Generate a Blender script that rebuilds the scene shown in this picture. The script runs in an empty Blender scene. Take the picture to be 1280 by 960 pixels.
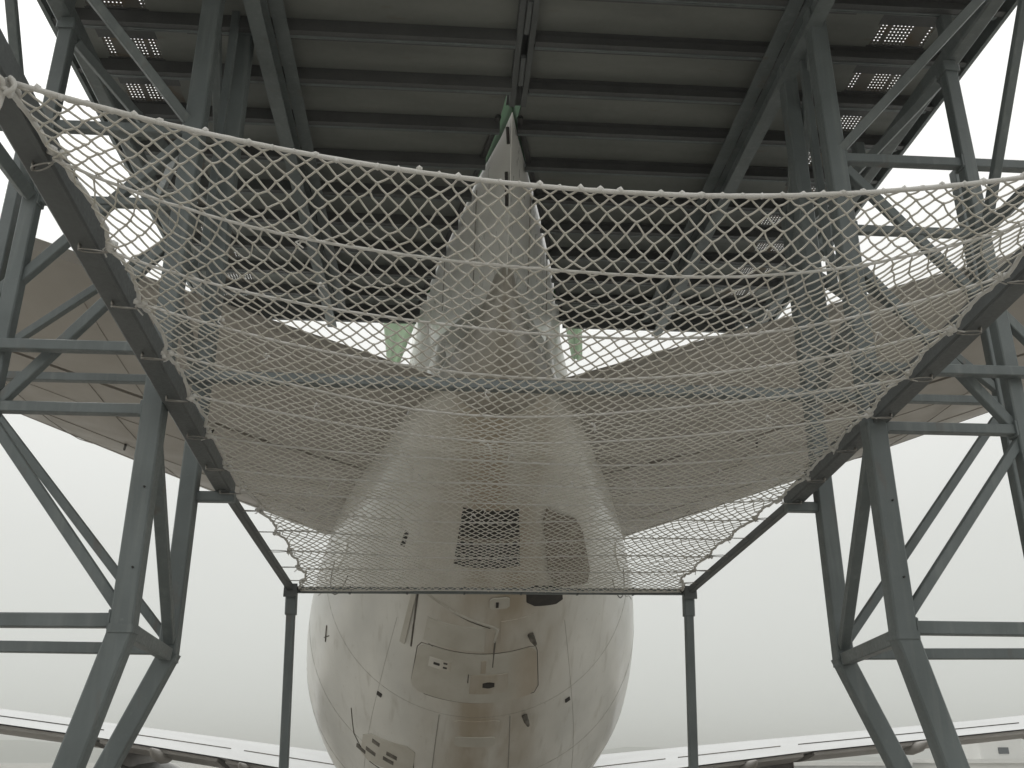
import bpy, bmesh, math, random
from mathutils import Vector, Matrix
random.seed(7)
S = bpy.context.scene
COL = S.collection

# ------------------------------------------------------------------ camera
GROUND = 1.6                       # apron level; the camera stands on a stand, eye at 5.0
cam_d = bpy.data.cameras.new('camera'); cam = bpy.data.objects.new('camera', cam_d); COL.objects.link(cam)
cam_d.sensor_width = 36.0; cam_d.lens = 33.75; cam_d.clip_start = 0.05; cam_d.clip_end = 8000
cam.location = (-0.59, 0.0, 5.0)
cam.rotation_euler = (math.radians(90 + 21.4), 0, math.radians(-4.0))
S.camera = cam

# ------------------------------------------------------------------ world: hazy overcast
SUN_EL, SUN_AZ = 60.0, 320.0
W = bpy.data.worlds.new('World'); S.world = W; W.use_nodes = True
nt = W.node_tree; nt.nodes.clear()
def wn(t, **k):
    n = nt.nodes.new(t)
    for a, b in k.items(): setattr(n, a, b)
    return n
sky = wn('ShaderNodeTexSky', sky_type='NISHITA', sun_disc=False, dust_density=6.0, air_density=1.0, ozone_density=1.0)
sky.sun_elevation = math.radians(SUN_EL); sky.sun_rotation = math.radians(SUN_AZ)
hs = wn('ShaderNodeHueSaturation'); hs.inputs['Saturation'].default_value = 0.12; hs.inputs['Value'].default_value = 0.10
nt.links.new(sky.outputs[0], hs.inputs['Color'])
tc = wn('ShaderNodeTexCoord'); sx = wn('ShaderNodeSeparateXYZ'); nt.links.new(tc.outputs['Generated'], sx.inputs[0])
ramp = wn('ShaderNodeValToRGB')      # overcast cloud layer: dim in the haze at the horizon, bright overhead
ramp.color_ramp.elements[0].position = 0.0; ramp.color_ramp.elements[0].color = (0.76, 0.785, 0.745, 1)
ramp.color_ramp.elements[1].position = 0.62; ramp.color_ramp.elements[1].color = (1.3, 1.3, 1.27, 1)
e = ramp.color_ramp.elements.new(0.2); e.color = (0.83, 0.845, 0.81, 1)
nt.links.new(sx.outputs['Z'], ramp.inputs[0])
mx = wn('ShaderNodeMix', data_type='RGBA'); mx.inputs[0].default_value = 0.88
nt.links.new(hs.outputs[0], mx.inputs[6]); nt.links.new(ramp.outputs[0], mx.inputs[7])
bg = wn('ShaderNodeBackground'); bg.inputs[1].default_value = 1.0
wo = wn('ShaderNodeOutputWorld')
nt.links.new(mx.outputs[2], bg.inputs[0]); nt.links.new(bg.outputs[0], wo.inputs[0])

sun_d = bpy.data.lights.new('sun', 'SUN'); sun_d.energy = 0.6; sun_d.angle = math.radians(30); sun_d.color = (1, .96, .9)
sun = bpy.data.objects.new('sun', sun_d); COL.objects.link(sun); sun.location = (0, -20, 60)
az, el = math.radians(SUN_AZ), math.radians(SUN_EL)
sd = Vector((math.sin(az) * math.cos(el), math.cos(az) * math.cos(el), math.sin(el)))
sun.rotation_euler = sd.to_track_quat('Z', 'Y').to_euler()

S.view_settings.view_transform = 'Standard'; S.view_settings.look = 'None'
S.view_settings.exposure = 0.0; S.view_settings.gamma = 1.0; S.view_settings.use_curve_mapping = False
S.render.engine = 'CYCLES'
S.cycles.max_bounces = 6; S.cycles.diffuse_bounces = 4; S.cycles.glossy_bounces = 3; S.cycles.transmission_bounces = 4

# ------------------------------------------------------------------ materials
def mat(name, base, rough=.6, metal=0., noise=None, bump=None, coat=0., stain=None, trans=0., streak=None):
    m = bpy.data.materials.new(name); m.use_nodes = True
    t = m.node_tree; b = t.nodes['Principled BSDF']
    b.inputs['Base Color'].default_value = (*base, 1); b.inputs['Roughness'].default_value = rough; b.inputs['Metallic'].default_value = metal
    if coat: b.inputs['Coat Weight'].default_value = coat; b.inputs['Coat Roughness'].default_value = .15
    co = t.nodes.new('ShaderNodeTexCoord'); last = None
    geo = t.nodes.new('ShaderNodeNewGeometry')
    def N(scale, detail=6, stretch=None):
        n = t.nodes.new('ShaderNodeTexNoise'); n.inputs['Scale'].default_value = scale; n.inputs['Detail'].default_value = detail
        mp = t.nodes.new('ShaderNodeMapping'); t.links.new(geo.outputs['Position'], mp.inputs[0]); t.links.new(mp.outputs[0], n.inputs['Vector'])
        if stretch: mp.inputs['Scale'].default_value = stretch
        return n
    def blend(prev, col, fac_out):
        x = t.nodes.new('ShaderNodeMix'); x.data_type = 'RGBA'
        if prev is None: x.inputs[6].default_value = (*base, 1)
        else: t.links.new(prev, x.inputs[6])
        x.inputs[7].default_value = (*col, 1); t.links.new(fac_out, x.inputs[0]); return x.outputs[2]
    def rng(o, a, b2, lo, hi):
        r = t.nodes.new('ShaderNodeMapRange'); r.inputs[1].default_value = a; r.inputs[2].default_value = b2
        r.inputs[3].default_value = lo; r.inputs[4].default_value = hi; t.links.new(o, r.inputs[0]); return r.outputs[0]
    for (sc, col, lo, hi, amt, *st) in (noise or []):
        n = N(sc, 7, st[0] if st else None)
        last = blend(last, col, rng(n.outputs[0], lo, hi, 0, amt))
    if stain:      # a soiled streak along the belly: |x - x0| < half width, broken by noise
        x0, hw, col, amt = stain
        sp = t.nodes.new('ShaderNodeSeparateXYZ'); t.links.new(geo.outputs['Position'], sp.inputs[0])
        s1 = t.nodes.new('ShaderNodeMath'); s1.operation = 'SUBTRACT'; t.links.new(sp.outputs[0], s1.inputs[0]); s1.inputs[1].default_value = x0
        s2 = t.nodes.new('ShaderNodeMath'); s2.operation = 'ABSOLUTE'; t.links.new(s1.outputs[0], s2.inputs[0])
        f = rng(s2.outputs[0], hw, hw * .2, 0, 1)
        zf = rng(sp.outputs[2], 10.6, 9.4, 0, 1)
        n = N(1.6, 8, (1, .22, .3)); f2 = rng(n.outputs[0], .3, .62, .25, 1)
        mu = t.nodes.new('ShaderNodeMath'); mu.operation = 'MULTIPLY'; t.links.new(f, mu.inputs[0]); t.links.new(f2, mu.inputs[1])
        mz = t.nodes.new('ShaderNodeMath'); mz.operation = 'MULTIPLY'; t.links.new(mu.outputs[0], mz.inputs[0]); t.links.new(zf, mz.inputs[1])
        m3 = t.nodes.new('ShaderNodeMath'); m3.operation = 'MULTIPLY'; t.links.new(mz.outputs[0], m3.inputs[0]); m3.inputs[1].default_value = amt
        last = blend(last, col, m3.outputs[0])
    if last is not None: t.links.new(last, b.inputs['Base Color'])
    if bump:
        n = N(bump[0], 6); bp = t.nodes.new('ShaderNodeBump'); bp.inputs['Strength'].default_value = bump[1]; bp.inputs['Distance'].default_value = bump[2]
        t.links.new(n.outputs[0], bp.inputs['Height']); t.links.new(bp.outputs[0], b.inputs['Normal'])
        if len(bump) > 3:
            t.links.new(rng(n.outputs[0], .3, .7, rough - bump[3], rough + bump[3]), b.inputs['Roughness'])
    if trans:
        tr = t.nodes.new('ShaderNodeBsdfTranslucent'); tr.inputs[0].default_value = (*base, 1)
        ms = t.nodes.new('ShaderNodeMixShader'); ms.inputs[0].default_value = trans
        o = t.nodes['Material Output']; t.links.new(b.outputs[0], ms.inputs[1]); t.links.new(tr.outputs[0], ms.inputs[2]); t.links.new(ms.outputs[0], o.inputs[0])
    return m
M = {}
M['steel'] = mat('painted_steel', (.150, .172, .174), .48, 0, [(2.2, (.105, .122, .123), .4, .72, .8), (3.0, (.20, .22, .215), .52, .72, .6, (5, 5, .35)), (26, (.21, .23, .225), .62, .8, .5), (5, (.13, .075, .045), .64, .80, .6, (1, 1, .3)), (1.3, (.085, .10, .10), .5, .7, .5, (2, 2, .25))], (40, .15, .004, .1))
M['dark_steel'] = mat('dark_painted_steel', (.108, .117, .118), .5, 0, [(3, (.075, .08, .08), .4, .75, .7), (30, (.15, .155, .15), .66, .8, .5), (6, (.11, .075, .05), .70, .82, .6)], (40, .15, .004, .1))
M['roof'] = mat('roof_panel_paint', (.20, .21, .195), .6, 0, [(1.2, (.13, .137, .128), .38, .7, .8, (.5, 2, 1)), (5, (.14, .10, .07), .64, .78, .5, (.4, 2, 1)), (9, (.22, .22, .2), .6, .8, .4)], (12, .2, .01, .1))
M['joist'] = mat('joist_paint', (.085, .088, .088), .55, 0, [(2.5, (.055, .057, .058), .4, .7, .7), (7, (.06, .045, .03), .68, .8, .5)], (30, .15, .004, .1))
M['perf'] = mat('perforated_sheet', (.17, .165, .15), .6, .2, [(6, (.15, .10, .05), .5, .7, .7)])
M['cord'] = mat('net_cord', (.60, .578, .525), .85, 0, [(3, (.48, .455, .39), .42, .7, .7), (40, (.72, .70, .65), .5, .75, .5)], (260, .6, .004))
M['rope'] = mat('braided_rope', (.64, .63, .605), .85, 0, [(4, (.48, .465, .42), .4, .7, .6), (60, (.68, .67, .65), .5, .7, .5)], (220, .7, .006))
M['white'] = mat('aircraft_white_paint', (.84, .835, .80), .32, 0, [(1.4, (.70, .69, .64), .38, .72, .7, (1, .4, 1)), (9, (.55, .53, .47), .60, .78, .35, (1, .25, .5))], (3.5, .06, .02, .08), .25)
M['fus'] = mat('fuselage_white_paint', (.73, .725, .685), .36, 0, [(.8, (.56, .56, .53), .36, .68, .85, (1.2, .35, 1)), (6, (.40, .38, .32), .56, .74, .5, (1.4, .12, .3)), (22, (.36, .32, .25), .66, .76, .5, (1, .3, .6))], (2.2, .05, .05, .08), .3, stain=(.25, 1.6, (.37, .305, .22), .95))
M['stab'] = mat('stabiliser_soiled_shaded_paint', (.37, .345, .31), .45, 0, [(1.0, (.30, .275, .245), .38, .7, .7, (1, .35, 1)), (7, (.27, .245, .21), .62, .78, .35, (.5, .3, 1))], (3, .05, .02, .08))  # white paint darkened with the underside's shade and soil
M['panel'] = mat('soiled_panel_paint', (.53, .51, .455), .38, 0, [(2.0, (.42, .395, .335), .38, .7, .8, (1, .5, 1)), (14, (.40, .36, .28), .6, .78, .5)], (3, .05, .02, .06), .1, stain=(.95, .45, (.36, .24, .13), .5))
M['cone'] = mat('grey_brown_tail_cone_paint', (.40, .375, .33), .45, 0, [(2.5, (.30, .27, .22), .38, .7, .8, (1, .3, .5)), (9, (.24, .20, .15), .6, .78, .5)], (3, .05, .02, .06))  # grey-brown, darker than the fuselage
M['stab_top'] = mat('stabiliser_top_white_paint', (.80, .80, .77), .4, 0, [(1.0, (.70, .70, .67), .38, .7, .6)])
M['seam'] = mat('seam_sealant', (.10, .09, .075), .7, 0, [(6, (.22, .2, .17), .45, .7, .8)])
M['dark'] = mat('dark_recess', (.025, .022, .02), .7, 0, [(5, (.06, .05, .04), .5, .75, .7)])
M['brown'] = mat('unpainted_door_lining', (.17, .14, .105), .55, 0, [(4, (.30, .27, .22), .5, .7, .8)])
M['chrome'] = mat('galvanised_hook', (.34, .33, .31), .35, .85, [(30, (.2, .17, .14), .5, .75, .6)])
M['leading'] = mat('bare_metal_leading_edge', (.55, .54, .51), .35, .7, [(5, (.42, .40, .36), .4, .7, .6)])
M['green_paint'] = mat('green_fin_paint', (.02, .085, .025), .85, 0, [(4, (.015, .06, .02), .4, .7, .6)])
M['tarp'] = mat('pale_green_tarp', (.80, .90, .78), .6, 0, [(3, (.72, .84, .70), .4, .7, .6)], (8, .3, .02), trans=.6)
M['wing'] = mat('wing_grey_white_paint', (.56, .57, .575), .4, 0, [(.6, (.48, .485, .485), .4, .7, .6)], (1, .04, .02), .15)
M['flapgrey'] = mat('flap_shade_grey', (.30, .285, .27), .5, 0, [(.9, (.22, .205, .19), .4, .7, .7)])  # flaps and fairings: under-wing shade is put into this grey
M['engine'] = mat('engine_nozzle_metal', (.17, .15, .135), .35, .6, [(2, (.08, .07, .065), .4, .7, .7)])
M['nacelle'] = mat('nacelle_paint', (.60, .60, .58), .35, 0, [(1, (.48, .47, .44), .4, .7, .6)])
M['concrete'] = mat('apron_concrete', (.37, .355, .325), .9, 0, [(.05, (.30, .285, .255), .4, .65, .7), (.6, (.32, .305, .275), .5, .75, .5), (3, (.25, .24, .22), .62, .75, .5)], (8, .3, .01))
M['wall'] = mat('pale_building_render', (.66, .66, .64), .85, 0, [(.3, (.58, .58, .56), .4, .7, .6)])
M['wallgrey'] = mat('grey_building_cladding', (.45, .46, .46), .8, 0, [(.3, (.38, .39, .39), .4, .7, .6)])
M['window'] = mat('building_window_glass', (.06, .07, .08), .1)
M['hill'] = mat('hill_scrub', (.08, .095, .06), .95, 0, [(.02, (.12, .12, .08), .4, .65, .7)])
M['joint'] = mat('skin_joint_paint', (.29, .275, .245), .6, 0, [(6, (.22, .20, .17), .4, .7, .8)])
M['rubber'] = mat('seal_rubber', (.05, .05, .05), .7)

# ------------------------------------------------------------------ helpers
def tag(o, label=None, cat=None, group=None, kind=None):
    if label: o['label'] = label
    if cat: o['category'] = cat
    if group: o['group'] = group
    if kind: o['kind'] = kind
    return o
def empty(name, loc):
    o = bpy.data.objects.new(name, None); COL.objects.link(o); o.location = loc; o.empty_display_size = .3
    return o
def link(name, verts, faces, m, parent=None, smooth=False):
    me = bpy.data.meshes.new(name); me.from_pydata([tuple(v) for v in verts], [], faces); me.validate()
    if smooth is not False:
        me.polygons.foreach_set('use_smooth', [True] * len(me.polygons))
        if smooth is not True: me.set_sharp_from_angle(angle=math.radians(smooth))
    me.materials.append(m); me.update()
    o = bpy.data.objects.new(name, me); COL.objects.link(o)
    if parent is not None:
        o.parent = parent
        p = parent
        off = Vector((0, 0, 0))
        while p is not None: off += p.location; p = p.parent
        o.location = -off            # vertices are given in world coordinates
    return o
class MB:
    """collects shapes that belong to ONE part"""
    def __init__(s): s.v = []; s.f = []
    def add(s, v, f):
        n = len(s.v); s.v += [tuple(p) for p in v]; s.f += [tuple(i + n for i in q) for q in f]
    def box(s, a, b):
        x0, y0, z0 = a; x1, y1, z1 = b
        s.add([(x0,y0,z0),(x1,y0,z0),(x1,y1,z0),(x0,y1,z0),(x0,y0,z1),(x1,y0,z1),(x1,y1,z1),(x0,y1,z1)],
              [(0,3,2,1),(4,5,6,7),(0,1,5,4),(1,2,6,5),(2,3,7,6),(3,0,4,7)])
    def prof(s, p, q, pts, upv=(0, 0, 1)):
        """closed profile (list of (a,b)) swept from p to q; a along side, b along 'up'"""
        p, q = Vector(p), Vector(q); d = (q - p).normalized(); u = Vector(upv)
        if abs(d.dot(u)) > .97: u = Vector((0, 1, 0))
        r = d.cross(u).normalized(); u = r.cross(d).normalized(); n = len(pts)
        s.add([p + r * a + u * b for a, b in pts] + [q + r * a + u * b for a, b in pts],
              [(i, (i + 1) % n, n + (i + 1) % n, n + i) for i in range(n)] + [tuple(range(n - 1, -1, -1)), tuple(range(n, 2 * n))])
    def rhs(s, p, q, w, h=None, upv=(0, 0, 1), c=.12):
        h = h or w; k = c * min(w, h); a, b = w / 2, h / 2
        s.prof(p, q, [(-a + k, -b), (a - k, -b), (a, -b + k), (a, b - k), (a - k, b), (-a + k, b), (-a, b - k), (-a, -b + k)], upv)
    def ibeam(s, p, q, w, h, tf=.014, tw=.01, upv=(0, 0, 1)):
        a, b, t = w / 2, h / 2, tw / 2
        s.prof(p, q, [(-a,-b),(a,-b),(a,-b+tf),(t,-b+tf),(t,b-tf),(a,b-tf),(a,b),(-a,b),(-a,b-tf),(-t,b-tf),(-t,-b+tf),(-a,-b+tf)], upv)
    def chan(s, p, q, w, h, t=.012, upv=(0, 0, 1)):
        a, b = w / 2, h / 2
        s.prof(p, q, [(-a,-b),(a,-b),(a,-b+t),(-a+t,-b+t),(-a+t,b-t),(a,b-t),(a,b),(-a,b)], upv)
    def tube(s, pts, r, n=6, cap=True, closed=False):
        P = [Vector(p) for p in pts]; m = len(P); rings = []; u = None
        for i in range(m):
            a = P[(i - 1) % m] if (closed or i) else P[i]; b = P[(i + 1) % m] if (closed or i < m - 1) else P[i]
            d = (b - a); d = d.normalized() if d.length > 1e-9 else Vector((0, 0, 1))
            if u is None:
                u = Vector((0, 0, 1)) if abs(d.z) < .9 else Vector((1, 0, 0))
            u = (u - d * u.dot(d)).normalized(); w = d.cross(u); rr = r[i] if isinstance(r, (list, tuple)) else r
            rings.append([P[i] + (u * math.cos(t) + w * math.sin(t)) * rr for t in [2 * math.pi * k / n for k in range(n)]])
        v = [p for ring in rings for p in ring]; f = []
        for i in range(m if closed else m - 1):
            j = (i + 1) % m
            for k in range(n): f.append((i * n + k, i * n + (k + 1) % n, j * n + (k + 1) % n, j * n + k))
        if cap and not closed: f += [tuple(range(n - 1, -1, -1)), tuple(range((m - 1) * n, m * n))]
        s.add(v, f)
    def loft(s, rings, cap0=True, cap1=True):
        n = len(rings[0]); v = [p for r in rings for p in r]; f = []
        for i in range(len(rings) - 1):
            for k in range(n): f.append((i * n + k, i * n + (k + 1) % n, (i + 1) * n + (k + 1) % n, (i + 1) * n + k))
        if cap0: f.append(tuple(range(n - 1, -1, -1)))
        if cap1: f.append(tuple(range((len(rings) - 1) * n, len(rings) * n)))
        s.add(v, f)
    def blob(s, c, r, seed=0):
        rr = random.Random(seed); c = Vector(c)
        t = (1 + 5 ** .5) / 2
        vs = [(-1,t,0),(1,t,0),(-1,-t,0),(1,-t,0),(0,-1,t),(0,1,t),(0,-1,-t),(0,1,-t),(t,0,-1),(t,0,1),(-t,0,-1),(-t,0,1)]
        fs = [(0,11,5),(0,5,1),(0,1,7),(0,7,10),(0,10,11),(1,5,9),(5,11,4),(11,10,2),(10,7,6),(7,1,8),(3,9,4),(3,4,2),(3,2,6),(3,6,8),(3,8,9),(4,9,5),(2,4,11),(6,2,10),(8,6,7),(9,8,1)]
        s.add([c + Vector(v).normalized() * r * rr.uniform(.75, 1.2) for v in vs], fs)
    def build(s, name, m, parent=None, smooth=False): return link(name, s.v, s.f, m, parent, smooth)
def part(name, m, parent, fn, *a, smooth=False, **k):
    b = MB(); getattr(b, fn)(*a, **k); return b.build(name, m, parent, smooth)
# ================================================================== SETTING
n = 48
rings = [0, 30, 120, 500, 5000]
gv = [(0, 30, GROUND)]; gf = []
for ri, r in enumerate(rings[1:]):
    for k in range(n):
        t = 2 * math.pi * k / n; gv.append((r * math.cos(t), 30 + r * math.sin(t), GROUND))
for k in range(n): gf.append((0, 1 + k, 1 + (k + 1) % n))
for ri in range(3):
    for k in range(n): gf.append((1 + ri * n + k, 1 + (ri + 1) * n + k, 1 + (ri + 1) * n + (k + 1) % n, 1 + ri * n + (k + 1) % n))
tag(link('ground', gv, gf, M['concrete']), 'pale concrete apron under and behind the aircraft', kind='structure')
# low hills far behind the airfield
hv, hf = [], []
rr = random.Random(3); nx = 60
for i in range(nx + 1):
    x = -1500 + 3000 * i / nx
    h = 10 + 9 * math.sin(i * .35 + 1) + 6 * math.sin(i * .9) + rr.uniform(-2, 2) + (14 if x < 0 else 0)
    for (dy, fz) in ((0, 0), (60, .6), (140, 1), (260, .5), (340, 0)):
        hv.append((x, 1500 + dy, GROUND - .5 + max(2, h) * fz))
for i in range(nx):
    for k in range(4):
        a = i * 5 + k; hf.append((a, a + 5, a + 6, a + 1))
tag(link('hills', hv, hf, M['hill'], smooth=True), 'low hazy hills on the horizon', kind='structure')

def building(name, label, x0, x1, y0, y1, h, m, wins, parapet=True, hut=None):
    r = empty(name, ((x0 + x1) / 2, y0, GROUND)); tag(r, label, 'building')
    b = MB(); b.box((x0, y0, GROUND), (x1, y1, GROUND + h)); b.build('wall', m, r)
    b = MB(); b.box((x0 - .5, y0 - .5, GROUND + h + .003), (x1 + .5, y1 + .5, GROUND + h + .55)); rf = b.build('roof', M['wall'], r)
    if hut:
        b = MB(); b.box((hut[0], y0 + 3, GROUND + h + .56), (hut[1], y0 + 9, GROUND + h + hut[2])); b.build('stair_house', m, rf)
        b = MB(); b.box((hut[0] + 2.9, y0 + 2.9, GROUND + h + 1.3), (hut[0] + 4.5, y0 + 3.3, GROUND + h + 2.2)); b.build('window', M['window'], rf)
        b = MB(); b.box((hut[0] - .25, y0 + 2.75, GROUND + h + hut[2] + .003), (hut[1] + .25, y0 + 9.25, GROUND + h + hut[2] + .2)); b.build('coping', M['wall'], rf)
    for (a, c, z0, z1) in wins:
        b = MB(); b.box((a, y0 - .08, GROUND + z0), (c, y0 + .3, GROUND + z1)); w = b.build('window', M['window'], r)
        b = MB(); b.box((a - .15, y0 - .16, GROUND + z0 - .2), (c + .15, y0 + .2, GROUND + z0 - .02)); b.build('sill', M['wall'], w)
    return r
building('airfield_building', 'pale flat roofed airfield building with rooftop stair house at the right edge', 76.5, 104, 146, 166, 3.0, M['wall'],
         [(84, 86, 1.2, 2.2), (90, 92, 1.2, 2.2), (96, 98, 1.2, 2.2)], hut=(80.2, 87.0, 5.2))
building('airfield_shed', 'long low grey shed left of the pale flat roofed building', 46, 74, 160, 178, 2.6, M['wallgrey'],
         [(50, 52, 1.0, 1.9), (58, 60, 1.0, 1.9), (66, 68, 1.0, 1.9)])

# ================================================================== AIRLINER (nose along +Y, tail tip at y = 10)
X0 = .05
#        Y     half-w bottom top
SEC=[(10.0,.05,10.12,10.42),(10.5,.15,9.86,10.72),(11.2,.32,9.5,10.66),(11.8,.68,9.12,10.42),(12.6,1.14,8.62,10.25),(14,1.64,7.85,10.35),(16,2.22,6.85,10.9),
(18,2.78,5.88,11.2),(20,3.28,4.98,11.1),(22,3.62,4.2,11.0),(24,3.84,3.6,10.9),(27,3.95,3.1,10.8),(32,3.95,2.9,10.7),(78,3.95,2.9,10.7)]
def sec(Y):
    """half-width, bottom, top at station Y (monotone cubic)"""
    n=len(SEC)
    if Y<=SEC[0][0]: return SEC[0][1:]
    if Y>=SEC[-1][0]: return SEC[-1][1:]
    k=max(i for i in range(n-1) if SEC[i][0]<=Y)
    out=[]
    for c in (1,2,3):
        def sl(i): return (SEC[i+1][c]-SEC[i][c])/(SEC[i+1][0]-SEC[i][0])
        def tg(i):
            if i==0: return sl(0)
            if i==n-1: return sl(n-2)
            a,b=sl(i-1),sl(i)
            return 0 if a*b<=0 else 2*a*b/(a+b)
        h=SEC[k+1][0]-SEC[k][0]; t=(Y-SEC[k][0])/h
        out.append((2*t**3-3*t*t+1)*SEC[k][c]+(t**3-2*t*t+t)*h*tg(k)+(-2*t**3+3*t*t)*SEC[k+1][c]+(t**3-t*t)*h*tg(k+1))
    return out

def fpt(Y, th, off=0.):
    """point on the fuselage skin: station Y, angle th from the keel (degrees, + to the right)"""
    w, b, t = sec(Y); a = math.radians(th)
    return Vector((X0 + (w + off) * math.sin(a), Y, (b + t) / 2 - ((t - b) / 2 + off) * math.cos(a)))
air = empty('airliner', (X0, 32, GROUND)); tag(air, 'large white airliner parked tail first under the dock roof', 'airliner')
st = [10.0, 10.1, 10.2, 10.35] + [10.5 + .25 * i for i in range(22)] + [16 + .5 * i for i in range(24)] + [28, 30, 34, 40, 50, 60, 70]
NR = 96
b = MB()
ringl = []
for Y in st:
    if Y >= 11.75: ringl.append([fpt(Y, 360 * k / NR) for k in range(NR)])
tcb = MB(); tcb.loft([[fpt(Y, 360 * k / NR) for k in range(NR)] for Y in st if Y <= 11.75]); tcb.build('tail_cone', M['cone'], air, True)
for Y, s_ in ((74, .93), (78, .78), (81, .55), (83, .28), (83.6, .08)):
    ringl.append([Vector((X0 + 3.95 * s_ * math.sin(2 * math.pi * k / NR), Y, 6.4 - 3.9 * s_ * math.cos(2 * math.pi * k / NR))) for k in range(NR)])
b.loft(ringl); fus = b.build('fuselage', M['fus'], air, True)

def patch(name, m, Y0, Y1, t0, t1, off, parent=fus, ny=6, nt_=10, skew=0., rnd=0., thick=.02):
    """a panel lying on the skin between stations Y0..Y1 and angles t0..t1, rounded at the corners, with an edge"""
    v, f = [], []
    for o in (off, off - thick):
        for i in range(ny + 1):
            for k in range(nt_ + 1):
                a, c = i / ny, k / nt_
                ex = 0.
                if rnd:
                    e_ = abs(a - .5) * 2
                    ex = rnd * max(0, (e_ - .72) / .28) ** 2
                cc = .5 + (c - .5) * (1 - ex)
                v.append(fpt(Y0 + (Y1 - Y0) * a + skew * (cc - .5), t0 + (t1 - t0) * cc, o))
    q = (ny + 1) * (nt_ + 1)
    for i in range(ny):
        for k in range(nt_):
            x = i * (nt_ + 1) + k; f.append((x, x + nt_ + 1, x + nt_ + 2, x + 1)); f.append((q + x, q + x + 1, q + x + nt_ + 2, q + x + nt_ + 1))
    def edge(l):
        for a_, b_ in zip(l, l[1:]): f.append((a_, b_, q + b_, q + a_))
    edge([k for k in range(nt_ + 1)]); edge([ny * (nt_ + 1) + k for k in range(nt_, -1, -1)])
    edge([i * (nt_ + 1) for i in range(ny, -1, -1)]); edge([i * (nt_ + 1) + nt_ for i in range(ny + 1)])
    return link(name, v, f, m, parent, 40)
def seam(pts, w=.018, off=.006, m=None, name='seam'):
    """thin raised strip of sealant following the skin through (Y, theta) points"""
    P = []
    for (a, b_) in zip(pts, pts[1:]):
        k = max(2, int(max(abs(b_[0] - a[0]) / .12, abs(b_[1] - a[1]) / 3)))
        P += [(a[0] + (b_[0] - a[0]) * i / k, a[1] + (b_[1] - a[1]) * i / k) for i in range(k)]
    P.append(pts[-1]); bb = MB(); bb.tube([fpt(y, t, 0.0) for y, t in P], w / 2 + off * .2, 5)
    return bb.build(name, m or M['seam'], fus, True)
# circumferential skin joints and stringer lines
for Y in (13.05, 18.35, 20.9, 23.6, 26.2):
    seam([(Y, -88), (Y, 88)], .004, m=M['joint'])
for t in (-38, 37): seam([(16.2, t), (26, t)], .003, m=M['joint'])
for t in (-13.5, 12.2): seam([(18.4, t), (23.4, t)], .016, m=M['joint'])
# open access bay and door leaf of the tail cone
patch('access_opening', M['dark'], 13.22, 14.34, -17, 16, .012, nt_=8)
patch('frame_rib', M['brown'], 13.74, 13.80, -16.5, 15.5, .03, nt_=8)
patch('door_leaf', M['brown'], 13.6, 15.35, 30, 54, .05, skew=.75, rnd=.25)
patch('vent_slit', M['dark'], 14.15, 14.5, -47, -44.5, .012, nt_=3)
patch('drain_slot', M['dark'], 15.0, 15.5, 19, 37, .012, skew=.35, rnd=.4)
# hinged door edges, tube and the large access door
patch('fairing_strip', M['panel'], 15.3, 16.7, -34, -31.6, .035, nt_=2, ny=12)
seam([(15.3, -31.2), (16.7, -29.0)], .03)
seam([(15.2, -27), (15.55, -6), (15.72, 4), (15.8, 6.2), (16.12, 5)], .05, m=M['panel'], name='drain_tube')
seam([(15.2, -26.2), (15.6, -6), (15.76, 3)], .02)
patch('access_panel', M['panel'], 15.75, 16.35, -24.5, 1.0, .012)
patch('access_panel', M['fus'], 15.6, 16.2, 7.5, 23.0, .012)
patch('access_door', M['panel'], 16.45, 17.85, -26, 22.8, .014, ny=14, nt_=14, rnd=.14)
seam([(16.62, -26.4), (16.47, -25), (16.43, -20), (16.43, 19), (16.48, 22.6), (16.62, 23.3), (17.68, 23.2), (17.85, 21.5), (17.88, -20), (17.75, -25.2), (17.62, -26), (16.62, -26.4)], .013)
seam([(16.42, -22), (16.95, 6), (17.05, 12)], .016)
seam([(15.9, 5.5), (16.8, 4.8)], .03)
patch('latch_panel', M['fus'], 16.72, 16.98, -20.5, -11.5, .022, nt_=4)
patch('latch', M['dark'], 16.82, 16.88, -18.5, -16, .028, nt_=2, ny=2)
patch('latch', M['dark'], 16.76, 16.80, -14.6, -13, .028, nt_=2, ny=2)
patch('latch', M['dark'], 16.88, 16.92, -14.6, -13, .028, nt_=2, ny=2)
patch('latch_panel', M['fus'], 16.6, 16.95, 0.2, 2.2, .022, nt_=3)
patch('vent_panel', M['fus'], 17.0, 17.55, -3.5, 11.0, .024, nt_=6, ny=4)
seam([(17.0, -3.6), (17.0, 11.2), (17.55, 11.4)], .022)
seam([(17.0, -4.4), (17.25, -4.4)], .03)
patch('vent_hole', M['dark'], 17.2, 17.36, 1.3, 5.8, .034, nt_=6, ny=6, rnd=.8)
patch('access_panel', M['fus'], 18.35 + .12, 18.78, -8, 8.5, .012, rnd=.2)
patch('access_panel', M['panel'], 19.05, 19.4, -7, 7, .012, rnd=.2)
for (Y, t, l) in ((18.66, -37, .05), (18.71, 35, .05)):
    patch('drain_hole', M['dark'], Y - l, Y + l, t - 1, t + 1, .02, nt_=3, ny=3)
for (Y, t) in ((18.52, 17.6), (16.1, 20.5)):       # drain masts
    p = fpt(Y, t); q = fpt(Y - .02, t, .2)
    bb = MB(); bb.tube([p, p.lerp(q, .6), q + Vector((0, -.1, 0))], [.055, .05, .03], 8); bb.build('drain_mast', M['seam'], fus, True)
patch('tail_light', M['panel'], 15.0, 15.25, 2, 11, .03, rnd=.3)
patch('latch', M['dark'], 15.08, 15.2, 4.8, 6.0, .04, nt_=2, ny=2)
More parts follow.
